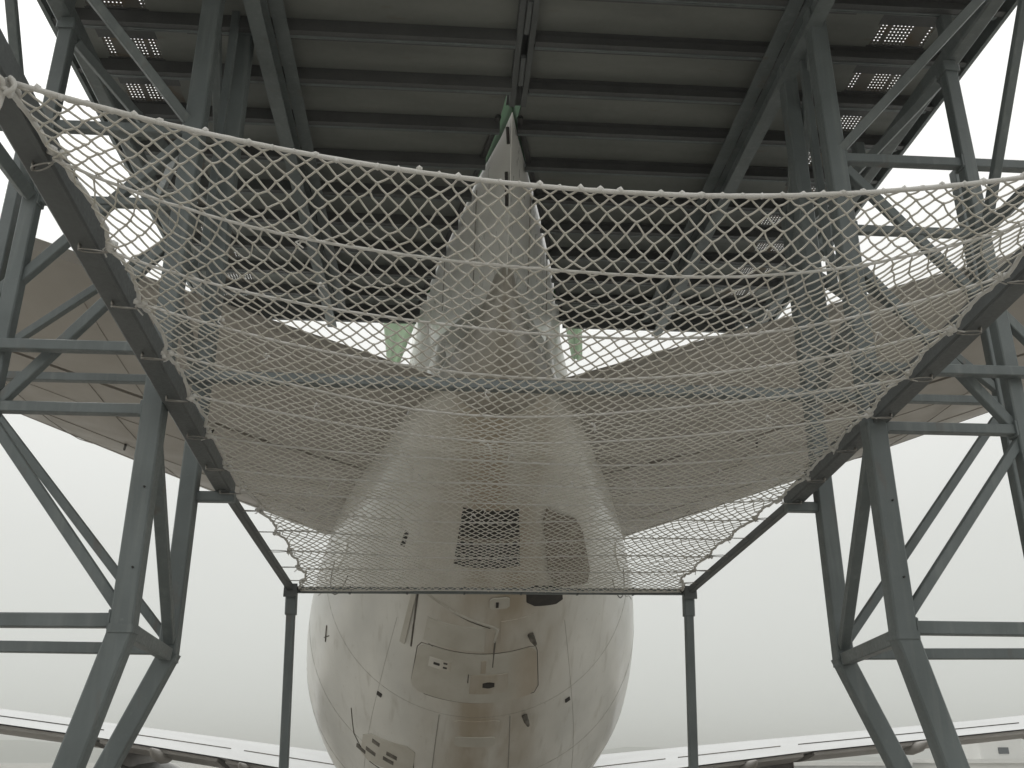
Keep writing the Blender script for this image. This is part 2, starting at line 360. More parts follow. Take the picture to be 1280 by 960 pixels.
# louvred outlet low on the left
patch('outlet_panel', M['panel'], 20.1, 21.4, -40, -20, .012, skew=-.5, rnd=.3)
for (Y, t, dt) in ((20.55, -30, 4), (20.85, -31, 4), (20.4, -36, 3), (20.95, -38, 4), (21.2, -42, 4)):
    patch('louvre', M['seam'], Y, Y + .16, t, t + dt, .02, nt_=3, ny=2)
seam([(20.0, -47), (20.9, -44), (21.6, -36), (21.6, -26), (21.1, -19.5), (20.2, -20.5)], .02)
# oval trim plates on both flanks
for s_ in (-1, 1):
    pts = []
    for k in range(13):
        a = math.radians(-10 + 200 * k / 12)
        pts.append((17.0 + 1.15 * math.sin(a) * .9, s_ * (77 + 7 * math.cos(a))))
    seam(pts, .02)
    seam([(18.0, s_ * 77), (18.4, s_ * 79), (18.8, s_ * 83), (19.3, s_ * 86)], .010, m=M['joint'])
    patch('trim_plate', M['white'], 16.4, 17.4, s_ * 78, s_ * 84, .02, rnd=.5)
seam([(18.9, -71), (19.3, -68.5)], .03); seam([(18.95, -67.5), (19.3, -70)], .02)

# ---- vertical fin, passing up through the slot of the roof
def te(z): return 10.0 - .56 * (z - 10.3)
RUD = [(0, .004), (.5, .105), (1.4, .30), (2.6, .58), (4.0, .88), (4.5, .98), (4.62, .86), (4.66, .3)]
FIXED = [(4.3, .05), (4.75, .5), (5.0, .92), (5.4, 1.15), (6.6, 1.30), (8, 1.32), (9.5, 1.1), (10.6, .75), (11.2, .42), (11.5, .14)]
WHOLE = RUD[:6] + FIXED[3:]
def fin_ring(z, sc, chord, prof_):
    k = chord / 11.5; zz = z if callable(z) else (lambda s: z); zr = z(0) if callable(z) else z
    L = [(X0 - t * sc, te(zr) + y * k, zz(y)) for y, t in prof_]; R = [(X0 + t * sc, te(zr) + y * k, zz(y)) for y, t in reversed(prof_)]
    return L + R
def paint(off): return lambda s: 11.92 + off + .20 * min(1, max(0, (s - .6) / 1.6))    # the green starts lower at the trailing edge
def rfoot(s): return 10.26 + .235 * s                                                   # foot of the rudder rises along the tail cone
b = MB(); b.loft([fin_ring(rfoot, 1.02, 11.5, RUD), fin_ring(lambda s: rfoot(s) * .5 + paint(0)(s) * .5, 1.01, 11.45, RUD), fin_ring(paint(0), 1.0, 11.4, RUD)])
fin = b.build('rudder', M['white'], air, 35)
b = MB(); b.loft([fin_ring(10.1, 1.62, 11.7, FIXED), fin_ring(10.6, 1.38, 11.6, FIXED), fin_ring(11.1, 1.17, 11.5, FIXED), fin_ring(11.6, 1.04, 11.45, FIXED), fin_ring(12.12, 1.0, 11.4, FIXED)])
b.build('fin', M['white'], air, 35)
b = MB(); b.loft([fin_ring(paint(.003), 1.0, 11.4, WHOLE), fin_ring(12.4, .97, 11.1, WHOLE), fin_ring(15, .8, 9.5, WHOLE), fin_ring(20, .42, 5.5, WHOLE)])
b.build('fin_tip', M['green_paint'], air, 35)
for (s0, z0, z1) in ((1.6, 10.75, 11.9), (3.4, 11.2, 11.95)):       # rudder panel joints
    for sg in (-1, 1):
        tk = {1.6: .352, 3.4: .752}[s0]
        bb = MB(); bb.tube([(X0 + sg * tk * 1.03, te(z0) + s0, z0), (X0 + sg * tk, te(z1) + s0, z1)], .008, 5); bb.build('rudder_joint', M['joint'], fin)
bb = MB(); bb.tube([(X0 - .03, te(11.0) + .02, 11.0), (X0 - .045, te(11.35) + .03, 11.35)], .02, 5); bb.build('static_wick', M['dark'], fin)
bb = MB(); bb.tube([(X0 - .035, te(11.62) + .02, 11.62), (X0 - .05, te(11.8) + .05, 11.8)], .02, 5); bb.build('static_wick', M['dark'], fin)

for s_ in (-1, 1):
    bb = MB(); bb.loft([[(X0 + s_ * (.82 + dx) + r * .55 * math.cos(2 * math.pi * q / 12), y, z + r * math.sin(2 * math.pi * q / 12)) for q in range(12)] for y, r, z, dx in ((12.7, .02, 10.72, -.06), (13.0, .14, 10.6, -.03), (13.6, .3, 10.45, 0), (14.4, .4, 10.35, .05), (15.5, .42, 10.3, .12))])
    bb.build('actuator_fairing', M['white'], air, True)

# ---- horizontal stabilisers
def white_top(o, sg):        # white upper skin; soil and underside shade are put into the lower skin's colour
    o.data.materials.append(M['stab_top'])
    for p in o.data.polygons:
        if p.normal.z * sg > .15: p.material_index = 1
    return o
def stab(s_):
    # span stations: x, trailing-edge Y, leading-edge Y
    T = [(1.22, 11.75, 21.6), (3.2, 10.55, 22.5), (3.4, 10.42, 22.25), (5.6, 9.25, 19.3), (8.5, 8.15, 14.9), (11.2, 7.2, 10.9)]
    def z0(x): return 9.52 + .135 * x
    cs = [0, .03, .08, .18, .3, .45, .6, .67]
    def thick(c):   # half thickness over chord fraction measured from the leading edge
        return .052 * (math.sqrt(max(0, c)) * 2.2 - .3 * c - 1.9 * c * c + .02) / .72
    def pt(x, Yt, Yl, c, sg):
        Y = Yl + (Yt - Yl) * c; ch = Yl - Yt
        return (X0 + s_ * x, Y, z0(x) + sg * max(.012, thick(c)) * min(ch, 8.0) * .75)
    root = [(1.22, 11.75, 21.6)]
    def skin(c0, c1, name, m, parent, xs):
        cc = [c0] + [c for c in [.01, .03, .08, .15, .25, .35, .45, .55, .66, .75, .85, .95] if c0 + .005 < c < c1 - .005] + [c1]
        rings_ = []
        for (x, a, l) in xs:
            rings_.append([pt(x, a, l, c, 1) for c in cc] + [pt(x, a, l, c, -1) for c in reversed(cc)])
        bb = MB(); bb.loft(rings_); return bb.build(name, m, parent, 40)
    # the root rib runs obliquely along the fuselage flank: resolve the first station as an oblique rib
    xs = [(1.22, 11.75, 13.2)] + T[2:]
    body = MB()
    rings_ = []
    cc = [0, .008, .03, .07, .14, .24, .34, .44, .54, .64]
    def oblique(c, sg):      # root rib from (1.22, 11.75) to (3.12, 22.4)
        Y = 22.4 + (11.75 - 22.4) * c; x = rootx(Y)
        return (X0 + s_ * x, Y, z0(x) + sg * max(.012, thick(c)) * 6.0 * .8)
    def rootx(Y):
        w, b_, t_ = sec(Y); zc = (b_ + t_) / 2; hh = (t_ - b_) / 2; zz = 9.75
        return w * math.sqrt(max(.05, 1 - ((zz - zc) / hh) ** 2)) + (.10 if Y < 17 else .04)
    def ring(i, cl):
        if i == 0: return [oblique(c, 1) for c in cl] + [oblique(c, -1) for c in reversed(cl)]
        x, a, l = T[i + 1]
        return [pt(x, a, l, c, 1) for c in cl] + [pt(x, a, l, c, -1) for c in reversed(cl)]
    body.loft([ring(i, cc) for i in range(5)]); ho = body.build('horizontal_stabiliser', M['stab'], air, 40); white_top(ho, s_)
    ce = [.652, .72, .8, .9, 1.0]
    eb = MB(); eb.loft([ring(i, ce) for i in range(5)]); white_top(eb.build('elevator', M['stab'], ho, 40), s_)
    # dark hinge gap filler, bare leading edge, chordwise joints
    g = MB(); g.tube([Vector(ring(i, [.646])[0]).lerp(Vector(ring(i, [.646])[1]), .5) for i in range(5)], .05, 6); g.build('hinge_line', M['seam'], ho)
    le = MB()
    P = [Vector(ring(i, [.004])[0]).lerp(Vector(ring(i, [.004])[1]), .5) for i in range(5)]
    le.tube(P, [.10, .10, .10, .09, .07], 10); le.build('leading_edge', M['leading'], ho, True)
    def joint(x, c0, c1, w=.012):
        for k in range(len(T) - 1):
            if T[k][0] <= x <= T[k + 1][0]:
                f = (x - T[k][0]) / (T[k + 1][0] - T[k][0]); a = T[k][1] + f * (T[k + 1][1] - T[k][1]); l = T[k][2] + f * (T[k + 1][2] - T[k][2])
        jb = MB(); jb.tube([Vector(pt(x, a, l, c0 + (c1 - c0) * i / 8, -1)) for i in range(9)], w, 5); return jb
    for x, c0, c1 in ((5.0, .66, .985), (7.6, .66, .98), (4.3, .03, .64), (5.7, .03, .64), (7.0, .03, .64), (8.4, .03, .64)):
        joint(x, c0, c1, .008).build('skin_joint', M['joint'], ho)
    # spanwise joints
    for c in (.12, .3, .5):
        jb = MB(); jb.tube([Vector(ring(i, [c])[1]) for i in range(5)], .006, 5); jb.build('skin_joint', M['joint'], ho)
    for x, c in ((6.0, .34), (4.2, .5)):
        jb = MB()
        k = 3; a = 9.25; l = 19.7
        p = Vector(pt(x, a, l - .5, c, -1)); jb.tube([p + Vector((0, -.13, -.01)), p + Vector((.1 * s_, .13, -.01))], .022, 5); jb.build('drain_slot', M['dark'], ho)
    return ho
stab(-1); stab(1)

# ---- wings, flaps, engines, far ahead of the tail
def wing(s_, roll):
    T = [(3.2, 35.5, 50, 4.25), (8, 35.2, 46.5, 4.95), (12, 34.6, 43.6, 5.5), (20, 32.6, 39.5, 6.45), (30, 30, 34.2, 7.8)]
    cl = [0, .01, .04, .1, .2, .35, .5, .65, .8, .9, 1.0]
    def th(c): return .6 * (.2969 * math.sqrt(c) - .126 * c - .3516 * c * c + .2843 * c ** 3 - .1036 * c ** 4)
    def P(i, c, sg, dz=0):
        x, a, l, z = T[i]; ch = l - a
        return (X0 + s_ * x, l + (a - l) * c, z + roll * s_ * x + .02 * ch * (1 - c) + sg * th(c) * ch * (.6 if sg > 0 else .95) + dz)
    bb = MB(); bb.loft([[P(i, c, 1) for c in cl] + [P(i, c, -1) for c in reversed(cl[:-1])] for i in range(5)]); wo_ = bb.build('wing', M['wing'], air, 40)
    # lower aft skin (flaps), shade under the wing put into its grey
    fl = [.72, .8, .9, .985]
    for (i0, i1, nm) in ((0, 1, 'flap'), (1, 2, 'flap'), (2, 3, 'flap'), (3, 4, 'aileron')):
        fb = MB()
        def mixp(f, c, dz):
            a = Vector(P(i0, c, -1)); b_ = Vector(P(i1, c, -1)); return a.lerp(b_, f) + Vector((0, 0, dz))
        rings_ = []
        for f in (.03, .5, .97):
            rings_.append([mixp(f, c, -.03) for c in fl] + [mixp(f, c, -.10 - .12 * (1 - abs(c - .85) * 5)) for c in reversed(fl)])
        fb.loft(rings_); fb.build(nm, M['flapgrey'], wo_, 40)
    for (i, f, c) in ((0, .4, .78), (1, .5, .78), (2, .25, .78), (2, .75, .78)):      # spoiler edges on the upper skin
        jb = MB(); jb.tube([Vector(P(i, .76, 1)).lerp(Vector(P(i + 1, .76, 1)), q) + Vector((0, 0, .01)) for q in (.05, .5, .95)], .02, 5); jb.build('spoiler_joint', M['seam'], wo_)
    for (x, sc) in ((7.2, .6), (10.0, .6), (15.5, .55), (19.5, .5)):                   # canoe fairings under the flaps
        k = max(i for i in range(4) if T[i][0] <= x); f = (x - T[k][0]) / (T[k + 1][0] - T[k][0])
        a = Vector(P(k, 1.0, -1)).lerp(Vector(P(k + 1, 1.0, -1)), f)
        fb = MB()
        pr_ = [(-1.5, .03, -.1), (-1.2, .16, -.2), (-.4, .30, -.38), (.8, .36, -.5), (2.2, .34, -.5), (3.6, .22, -.35), (4.4, .05, -.2)]
        fb.loft([[(a.x + r * sc * .8 * math.cos(2 * math.pi * q / 12), a.y + y * sc, a.z + (dz + r * math.sin(2 * math.pi * q / 12)) * sc) for q in range(12)] for y, r, dz in pr_])
        fb.build('flap_fairing', M['flapgrey'], wo_, True)
    # engine under the wing
    ex, ey = 12.2, 41.0
    zc = 5.5 + roll * s_ * ex - 2.15
    eb = MB()
    pr_ = [(-3.0, 1.0), (-2.9, 1.08), (-1.0, 1.3), (1.5, 1.42), (3.2, 1.38), (4.0, 1.25), (4.15, 1.12)]
    eb.loft([[(X0 + s_ * ex + r * math.sin(2 * math.pi * q / 32), ey + y, zc - r * math.cos(2 * math.pi * q / 32)) for q in range(32)] for y, r in pr_], False, True)
    en = eb.build('engine', M['nacelle'], air, 40)
    eb = MB(); pr_ = [(-4.9, .06), (-4.6, .3), (-3.9, .5), (-3.7, .62), (-2.0, .95), (-1.0, .97)]
    eb.loft([[(X0 + s_ * ex + r * math.sin(2 * math.pi * q / 24), ey + y, zc - r * math.cos(2 * math.pi * q / 24)) for q in range(24)] for y, r in pr_])
    eb.build('exhaust_cone', M['engine'], en, True)
    pb = MB(); y0, y1 = ey - 4.2, ey + 2.6
    pb.add([(X0 + s_ * ex - .02, y0, zc + 1.5), (X0 + s_ * ex - .28, ey, zc + .9), (X0 + s_ * ex - .28, y1, zc + 1.1), (X0 + s_ * ex - .2, y1, zc + 2.0), (X0 + s_ * ex - .02, y0, zc + 2.0),
            (X0 + s_ * ex + .02, y0, zc + 1.5), (X0 + s_ * ex + .28, ey, zc + .9), (X0 + s_ * ex + .28, y1, zc + 1.1), (X0 + s_ * ex + .2, y1, zc + 2.0), (X0 + s_ * ex + .02, y0, zc + 2.0)],
           [(0,1,2,3,4),(9,8,7,6,5),(0,5,6,1),(1,6,7,2),(2,7,8,3),(3,8,9,4),(4,9,5,0)])
    pb.build('pylon', M['engine'], en)
wing(-1, -.018); wing(1, -.018)

# ================================================================== DOCK ROOF
ZR = 12.0
roof = empty('dock_roof', (0, 10.5, ZR)); tag(roof, 'dark steel dock roof of panels and joists above the tail', 'dock roof')
JY = [4.17 + .74 * k for k in range(14)] + [14.42]
def slot(Y, s_):         # inner edge of each roof half: the seam, then along the fin
    if Y < te(ZR): return .10 + s_ * .10
    k = Y - te(ZR); pf = [(-1, .0), (0, .02), (.5, .105), (1.4, .30), (2.6, .58), (4.0, .88), (5.4, 1.15), (6.6, 1.3)]
    t = [a[1] + (b_[1] - a[1]) * (k - a[0]) / (b_[0] - a[0]) for a, b_ in zip(pf, pf[1:]) if a[0] <= k <= b_[0]][0]
    return X0 + s_ * (t + (.012 + (.055 * max(0, 1 - k / 2.2) if s_ < 0 else 0)))
for s_ in (-1, 1):
    XE = 4.62 if s_ < 0 else 4.78
    jb = MB(); jb.box((s_ * (XE + .02) - .02, 4.0, ZR - .17), (s_ * (XE + .02) + .02, 14.47, ZR + .07)); jb.build('fascia', M['steel'], roof)
    for i in range(len(JY)):
        Y = JY[i]; xi = slot(Y, s_)
        # joist: a channel with a deep web and bottom flange, two runs
        jb = MB(); jb.chan((xi, Y, ZR - .08), (s_ * XE, Y, ZR - .08), .07, .15, .012); jb.build('joist', M['joist'], roof)
        jb = MB(); jb.box((min(xi, s_ * 3.35), Y + .12, ZR - .10), (max(xi, s_ * 3.35), Y + .16, ZR - .05)); jb.build('stiffener', M['joist'], roof)
        jb = MB(); jb.box((min(xi, s_ * (XE - .06)), Y + .035, ZR - .162), (max(xi, s_ * (XE - .06)), Y + .055, ZR - .135)); jb.build('flange_lip', M['steel'], roof)
        jb = MB(); jb.box((min(xi, s_ * (XE - .06)), Y + .075, ZR - .15), (max(xi, s_ * (XE - .06)), Y + .087, ZR - .125)); jb.build('flange_lip', M['steel'], roof)
        if i == len(JY) - 1: break
        Y1 = JY[i + 1]; a0, a1 = slot(Y + .01, s_), slot(Y1 - .01, s_)
        xo = s_ * (3.68 + .03 * (i % 3))
        f0 = (0, 1, 2, 3); z0, z1 = ZR + .002, ZR + .05
        pv = [(a0, Y + .015, z0), (xo, Y + .015, z0), (xo, Y1 - .015, z0), (a1, Y1 - .015, z0)]
        pv += [(x, y, z1) for x, y, z in pv]
        link('roof_panel', pv, [(3,2,1,0),(4,5,6,7),(0,1,5,4),(1,2,6,5),(2,3,7,6),(3,0,4,7)], M['roof'], roof)
        # perforated plate at the outer end of the bay
        pb = MB(); px0, px1 = (xo - .02, 4.32) if s_ > 0 else (-4.32, xo + .02)
        py0, py1 = Y + .38, Y1 - .05; nxh = 16; nyh = 7
        cw, chh = (px1 - px0) / nxh, (py1 - py0) / nyh; rad = .21 * min(cw, chh)
        vv, ff = [], []
        for a in range(nxh):
            for c in range(nyh):
                ox = px0 + a * cw; oy = py0 + c * chh; base_ = len(vv)
                sq = [(0,0),(.5,0),(1,0),(1,.5),(1,1),(.5,1),(0,1),(0,.5)]
                for u, w_ in sq: vv.append((ox + u * cw, oy + w_ * chh, z0 + .01))
                for k in range(8):
                    t = math.radians(225 + 45 * k); vv.append((ox + cw / 2 + rad * math.cos(t), oy + chh / 2 + rad * math.sin(t), z0 + .01))
                if (a * 3 + i * 5) % 16 in (2, 5, 8, 11, 13) :         # a supporting bar on top closes these holes
                    ff.append(tuple(base_ + k for k in range(8, 16)))
                for k in range(8): ff.append((base_ + k, base_ + (k + 1) % 8, base_ + 8 + (k + 1) % 8, base_ + 8 + k))
        link('perforated_plate', vv, ff, M['perf'], roof)
        for (ya, yb) in ((Y + .015, py0), (py1, Y1 - .015)):
            jb = MB(); jb.box((px0, ya - .004, z0 - .003), (px1, yb + .004, z1 - .003)); jb.build('edge_plate', M['joist'], roof)
        jb = MB(); xa = s_ * 4.30; xb = s_ * XE; jb.box((min(xa, xb), Y + .015, z0), (max(xa, xb), Y1 - .015, z1)); jb.build('edge_plate', M['roof'], roof)
    # longitudinal girders
    xg = -2.52 if s_ < 0 else 2.82
    jb = MB(); jb.ibeam((xg, 4.0, ZR - .30), (xg, 14.4, ZR - .30), .15, .26, .02, .014); jb.build('girder', M['steel'], roof)
    jb = MB(); jb.box((xg - .16 * s_ - .07, 4.0, ZR - .178), (xg - .16 * s_ + .07, 14.4, ZR - .165)); jb.build('cover_plate', M['steel'], roof)
    jb = MB(); jb.rhs((s_ * 4.16, 2.2, 11.35), (s_ * 4.2, 14.5, 11.35), .15, .17); jb.build('girder', M['steel'], roof)
    for Y in (7.2, 9.3, 11.5, 14.2):
        jb = MB(); jb.rhs((s_ * 4.2, Y + .02, 11.48), (s_ * 4.2, Y + .02, ZR - .16), .12); jb.build('post', M['steel'], roof)
    # slot edge trim along the fin, padded on the left
    P = [(slot(Y, s_) + s_ * .035, Y, ZR - .03) for Y in [9.25 + .25 * k for k in range(21)]]
    jb = MB(); jb.tube(P, .035, 8); jb.build('slot_seal', M['rubber'], roof, True)
    # seam channels closing the two halves in front of the fin
    jb = MB(); jb.chan((slot(7, s_) - s_ * .035, 4.0, ZR - .05), (slot(7, s_) - s_ * .035, 8.95, ZR - .05), .06, .13, .012); jb.build('seam_channel', M['dark_steel'], roof)
jb = MB(); jb.box((-.02, 4.0, ZR + .06), (.22, 9.15, ZR + .08)); jb.build('seam_cover', M['dark_steel'], roof)
for Y in (6.3, 7.3, 8.1):
    jb = MB(); jb.rhs((.10, Y, ZR - .12), (.10, Y + .45, ZR - .12), .05); jb.build('seam_bolt_bar', M['dark_steel'], roof)
jb = MB(); jb.box((-4.3, 14.40, ZR - .30), (slot(14.45, -1) - .05, 14.46, ZR + .1)); jb.build('fascia', M['joist'], roof)
jb = MB(); jb.box((slot(14.45, 1) + .05, 14.40, ZR - .30), (4.3, 14.46, ZR + .1)); jb.build('fascia', M['joist'], roof)
# folded tarpaulins hanging at the far edge of the roof
def tarp(x0, x1, xb0, xb1, zb, label):
    v, f = [], []; nu, nv = 10, 8
    for o in (0, .012):
        for j in range(nv + 1):
            for i in range(nu + 1):
                a, c = i / nu, j / nv
                x = (x0 + (x1 - x0) * a) * (1 - c) + (xb0 + (xb1 - xb0) * a) * c
                v.append((x, 14.62 + .06 * math.sin(a * 9 + c * 2) + o, ZR + .05 + (zb - ZR - .05) * c))
    q = (nu + 1) * (nv + 1)
    for j in range(nv):
        for i in range(nu):
            a = j * (nu + 1) + i; f.append((a, a + 1, a + nu + 2, a + nu + 1)); f.append((q + a, q + a + nu + 1, q + a + nu + 2, q + a + 1))
    o = link('tarpaulin', v, f, M['tarp'], None, True); return tag(o, label, 'tarpaulin', 'tarpaulins beside the fin')
tarp(-1.75, -1.1, -1.6, -1.45, 10.9, 'pale green tarpaulin hanging left of the fin below the roof edge')
tarp(1.3, 1.62, 1.45, 1.6, 11.2, 'narrow pale green tarpaulin hanging right of the fin below the roof edge')

# ================================================================== DOCK TOWERS
def tower(s_, label):
    t = empty('dock_tower', (s_ * 3.5, 8, GROUND)); tag(t, label, 'truss tower', 'steel truss towers of the tail dock')
    A, B, OA, OB = 7.2, 9.3, 4.12, 5.35
    xa, xb = 2.87, (3.1 if s_ < 0 else 3.25)
    def m(name, p, q, w, h=None, up=(0, 1, 0)):
        p = (s_ * p[0], p[1], p[2]); q = (s_ * q[0], q[1], q[2])
        b = MB(); b.rhs(p, q, w, h, up, .08); return b.build(name, M['steel'], t)
    def gus(x, Y, z, w=.3, h=.3):
        b = MB(); b.box((s_ * x - w / 2, Y - .006, z - h / 2), (s_ * x + w / 2, Y + .006, z + h / 2)); b.build('gusset', M['steel'], t)
    m('column', (xa, A, 5.86), (xa, A, 12.1), .165, .16)
    m('column', (xb, B, 5.83), (xb, B, 10.9), .165, .16)
    m('leg', (xa - .01, A, 5.9), (xa + .25 * 4.26, A, GROUND), .172, .165)
    m('leg', (xb - .02, B, 5.93), (xb + .43 * 4.27, B, GROUND), .172, .165)
    m('splice_plate', (xa, A, 5.84), (xa, A, 5.9), .185, .18)
    m('column', (OA, A, GROUND), (OA, A, 11.26), .125)
    m('cap_plate', (OA, A, 11.13), (OA, A, 11.2), .165)
    m('column', (OB, B, GROUND), (OB, B, 11.5), .13)
    # lateral ties, near plane
    for z, w in ((10.12, .09), (9.38, .075), (7.53, .085)):
        m('tie_beam', (xa + .06, A, z), (OA - .05, A, z), w)
        for x in (xa + .09, OA - .07): m('end_plate', (x - .007, A, z), (x + .007, A, z), w + .05)
    m('tie_beam', (xa - .02, A - .12, 8.0), (5.4, A - .12, 8.0), .085)
    m('tie_beam', (OA + .05, A, 10.12), (5.6, A, 10.12), .09)
    m('tie_beam', (xa + .04, A, 5.93), (5.6, A, 5.92), .10)
    m('end_plate', (xa + .083, A, 5.93), (xa + .097, A, 5.93), .145)
    m('tie_beam', (xb + .05, B, 5.95), (OB + .4, B, 5.97), .10)
    m('tie_beam', (xb + .06, B, 8.6), (OB, B, 8.6), .085)
    # diagonals, near plane
    m('diagonal_brace', (xa + .1, A + .02, 10.02), (OA, A + .02, 8.6), .085)
    m('diagonal_brace', (OA + .04, A + .01, 8.6), (5.2, A + .01, 7.3), .085)
    m('diagonal_brace', (xa + .1, A + .02, 9.0), (OA - .04, A + .02, 7.55), .085)
    m('diagonal_brace', (xa + .04, A + .01, 6.0), (OA + .02, A + .01, 7.5), .075)
    m('diagonal_brace', (xb + .04, B + .01, 6.05), (OB - .1, B + .01, 8.4), .08)
    m('diagonal_brace', (xb + .1, B, 10.6), (OB, B, 8.7), .08)
    # longitudinal ties and diagonals between the two planes
    m('tie_beam', (xa, A + .12, 5.87), (xb, B - .08, 5.9), .11)
    m('diagonal_brace', (xa + .02, A + .1, 7.45), (xb - .02, B - .1, 6.02), .095, up=(1, 0, 0))
    m('tie_beam', (xa, A + .12, 8.55), (xb, B - .08, 8.55), .10)
    m('diagonal_brace', (xa + .02, A + .1, 8.75), (xb - .02, B - .1, 10.15), .085, up=(1, 0, 0))
    m('diagonal_brace', (xa + .02, A + .1, 11.7), (xb - .02, B - .1, 10.25), .085, up=(1, 0, 0))
    xp = 2.75 if s_ < 0 else 2.87
    m('post', (xp, 8.0, 8.5), (xp, 8.0, 11.83), .15)
    m('tie_beam', (xb, B - .08, 10.8), (xp, 8.08, 10.8), .10)
    m('post', (xp + .02, 7.62, 9.0), (xp + .02, 7.62, 11.83), .07)
    # nearer bay on the outer line
    m('column', (OA + .06, 5.75, GROUND), (OA + .06, 5.75, 11.25), .125)
    m('diagonal_brace', (OA + .02, 5.85, 11.15), (OA, A - .1, 9.4), .075, up=(1, 0, 0))
    m('tie_beam', (OA + .06, 2.2, 9.42), (OA, A - .1, 9.38), .10)
    # braces from the outer nodes to the columns under the roof
    m('plan_brace', (OA - .02, 5.8, 11.28), (xa + .06, A - .05, 10.2), .08, .07)
    m('plan_brace', (OA - .05, A + .08, 11.1), (xb + .05, B - .1, 10.55), .08, .07)
    m('plan_brace', (xa + .1, A + .05, 10.05), (OA - .1, B + .6, 11.2), .08, .07)
    for x, Y, z0 in ((xa, A - .082, 6.9), (xa, A - .082, 6.3)):
        b = MB(); b.tube([(s_ * x + .03, Y + .005, z0), (s_ * x + .03, Y - .012, z0)], .008, 6); b.build('bolt', M['dark'], t)
    return t
tower(-1, 'grey steel truss tower left of the aircraft tail')
tower(1, 'grey steel truss tower right of the aircraft tail')
cb = MB(); cb.rhs((-2.74, 7.32, 7.87), (2.74, 7.32, 7.84), .09, .09); o = cb.build('cross_beam', M['steel'])
tag(o, 'grey steel cross beam spanning between the towers above the net', 'beam')

# ================================================================== NET FRAME
fr = empty('net_frame', (0, 12.2, GROUND)); tag(fr, 'dark steel frame holding the safety net, with two posts', 'frame')
def arm_x(Y, s_): return (-2.62 - .028 * (Y - 3.7)) if s_ < 0 else (2.84 + .03 * (Y - 4.9))
def arm_z(Y): return 7.80 - .052 * (Y - 4.0)
TL, TR = Vector((-2.48, 12.2, 6.97)), Vector((2.52, 12.2, 7.0))
for s_ in (-1, 1):
    b = MB(); p = (arm_x(1.2, s_), 1.2, arm_z(1.2)); q = (arm_x(9.5, s_), 9.5, arm_z(9.5))
    b.rhs(p, q, .155, .17); ar = b.build('arm', M['dark_steel'], fr)
    b = MB(); b.rhs((p[0] - s_ * .062, p[1], p[2] - .09), (q[0] - s_ * .062, q[1], q[2] - .09), .025, .010); b.build('stiffening_plate', M['dark_steel'], ar)
    T_ = TL if s_ < 0 else TR
    b = MB(); b.rhs((arm_x(9.2, s_) - s_ * .02, 9.2, arm_z(9.2) - .06), (T_.x, T_.y, T_.z), .08, .08); b.build('extension_tube', M['dark_steel'], fr)
    xb = 3.1 if s_ < 0 else 3.25
    b = MB(); b.rhs((s_ * (xb - .06), 9.32, arm_z(9.3) - .13), (arm_x(9.3, s_) - s_ * .12, 9.32, arm_z(9.3) - .13), .10, .10); b.build('bracket', M['steel'], fr)
    # post: upper sleeve and lower tube, slightly leaning inwards at the foot
    foot = Vector((T_.x + (-s_) * .20, 12.2, GROUND)); top = T_ + Vector((0, 0, .05))
    k = top.lerp(foot, .065)
    b = MB(); b.rhs(top, k, .135, .135, (0, 1, 0)); b.build('sleeve', M['steel'], fr)
    b = MB(); b.rhs(k, foot, .105, .105, (0, 1, 0)); b.build('post', M['steel'], fr)
    b = MB(); b.box((foot.x - .18, 12.02, GROUND), (foot.x + .18, 12.38, GROUND + .02)); b.build('base_plate', M['steel'], fr)
    b = MB(); b.tube([T_ + Vector((-s_ * .1, -.02, .0)), T_ + Vector((-s_ * .1, -.12, .0))], .025, 8); b.build('clamp_bolt', M['dark'], fr)
    b = MB(); b.box((T_.x - .08, 12.08, T_.z - .10), (T_.x + .08, 12.11, T_.z + .06)); b.build('clamp_plate', M['dark_steel'], fr)
b = MB(); b.rhs(TL, TR, .075, .075); b.build('end_bar', M['steel'], fr)
for k in range(1, 7):
    p = TL.lerp(TR, k / 7); b = MB(); b.rhs(p - Vector((.012, 0, 0)), p + Vector((.012, 0, 0)), .092, .092); b.build('clip', M['dark_steel'], fr)

# ================================================================== SAFETY NET
net = empty('safety_net', (0, 8, 7.2)); tag(net, 'pale knotted rope safety net stretched under the aircraft tail', 'safety net')
YN, YF = 3.78, 12.14
HOOK_NEAR = [4.15, 4.87, 5.52, 6.25, 6.98, 7.75, 8.55, 9.25]
HOOK_FAR = [9.75, 10.3, 10.85, 11.35, 11.8]
HOOKS = HOOK_NEAR + HOOK_FAR
def lerp(a, b, t): return a + (b - a) * t
def interp(tab, y):
    if y <= tab[0][0]: return tab[0][1]
    for (a, va), (b_, vb) in zip(tab, tab[1:]):
        if y <= b_:
            t = (y - a) / (b_ - a); t = t * t * (3 - 2 * t); return lerp(va, vb, t)
    return tab[-1][1]
def frame_edge(Y, s_):
    if Y <= 9.3: return Vector((arm_x(Y, s_), Y, arm_z(Y) - .05))
    T_ = TL if s_ < 0 else TR; t = (Y - 9.3) / (12.2 - 9.3); a = Vector((arm_x(9.3, s_), 9.3, arm_z(9.3) - .06)); return a.lerp(T_, t)
def net_edge(Y, s_):
    e_ = frame_edge(Y, s_); inset = interp([(3.7, .10), (5, .14), (8.8, .15), (9.6, .22), (10.5, .27), (11.6, .25), (12.14, .12)], Y)
    # scallop between the hooks
    ds = sorted(HOOKS, key=lambda h: abs(h - Y))[:2]; lo, hi = min(ds), max(ds)
    if lo <= Y <= hi and hi > lo:
        t = (Y - lo) / (hi - lo); inset += (.045 if Y < 9.3 else .06) * math.sin(math.pi * t)
    e_ = e_ + Vector((-s_ * inset, -.24 * max(0, 1 - (Y - 3.78) / .6) if s_ < 0 else 0, -.02)); return e_
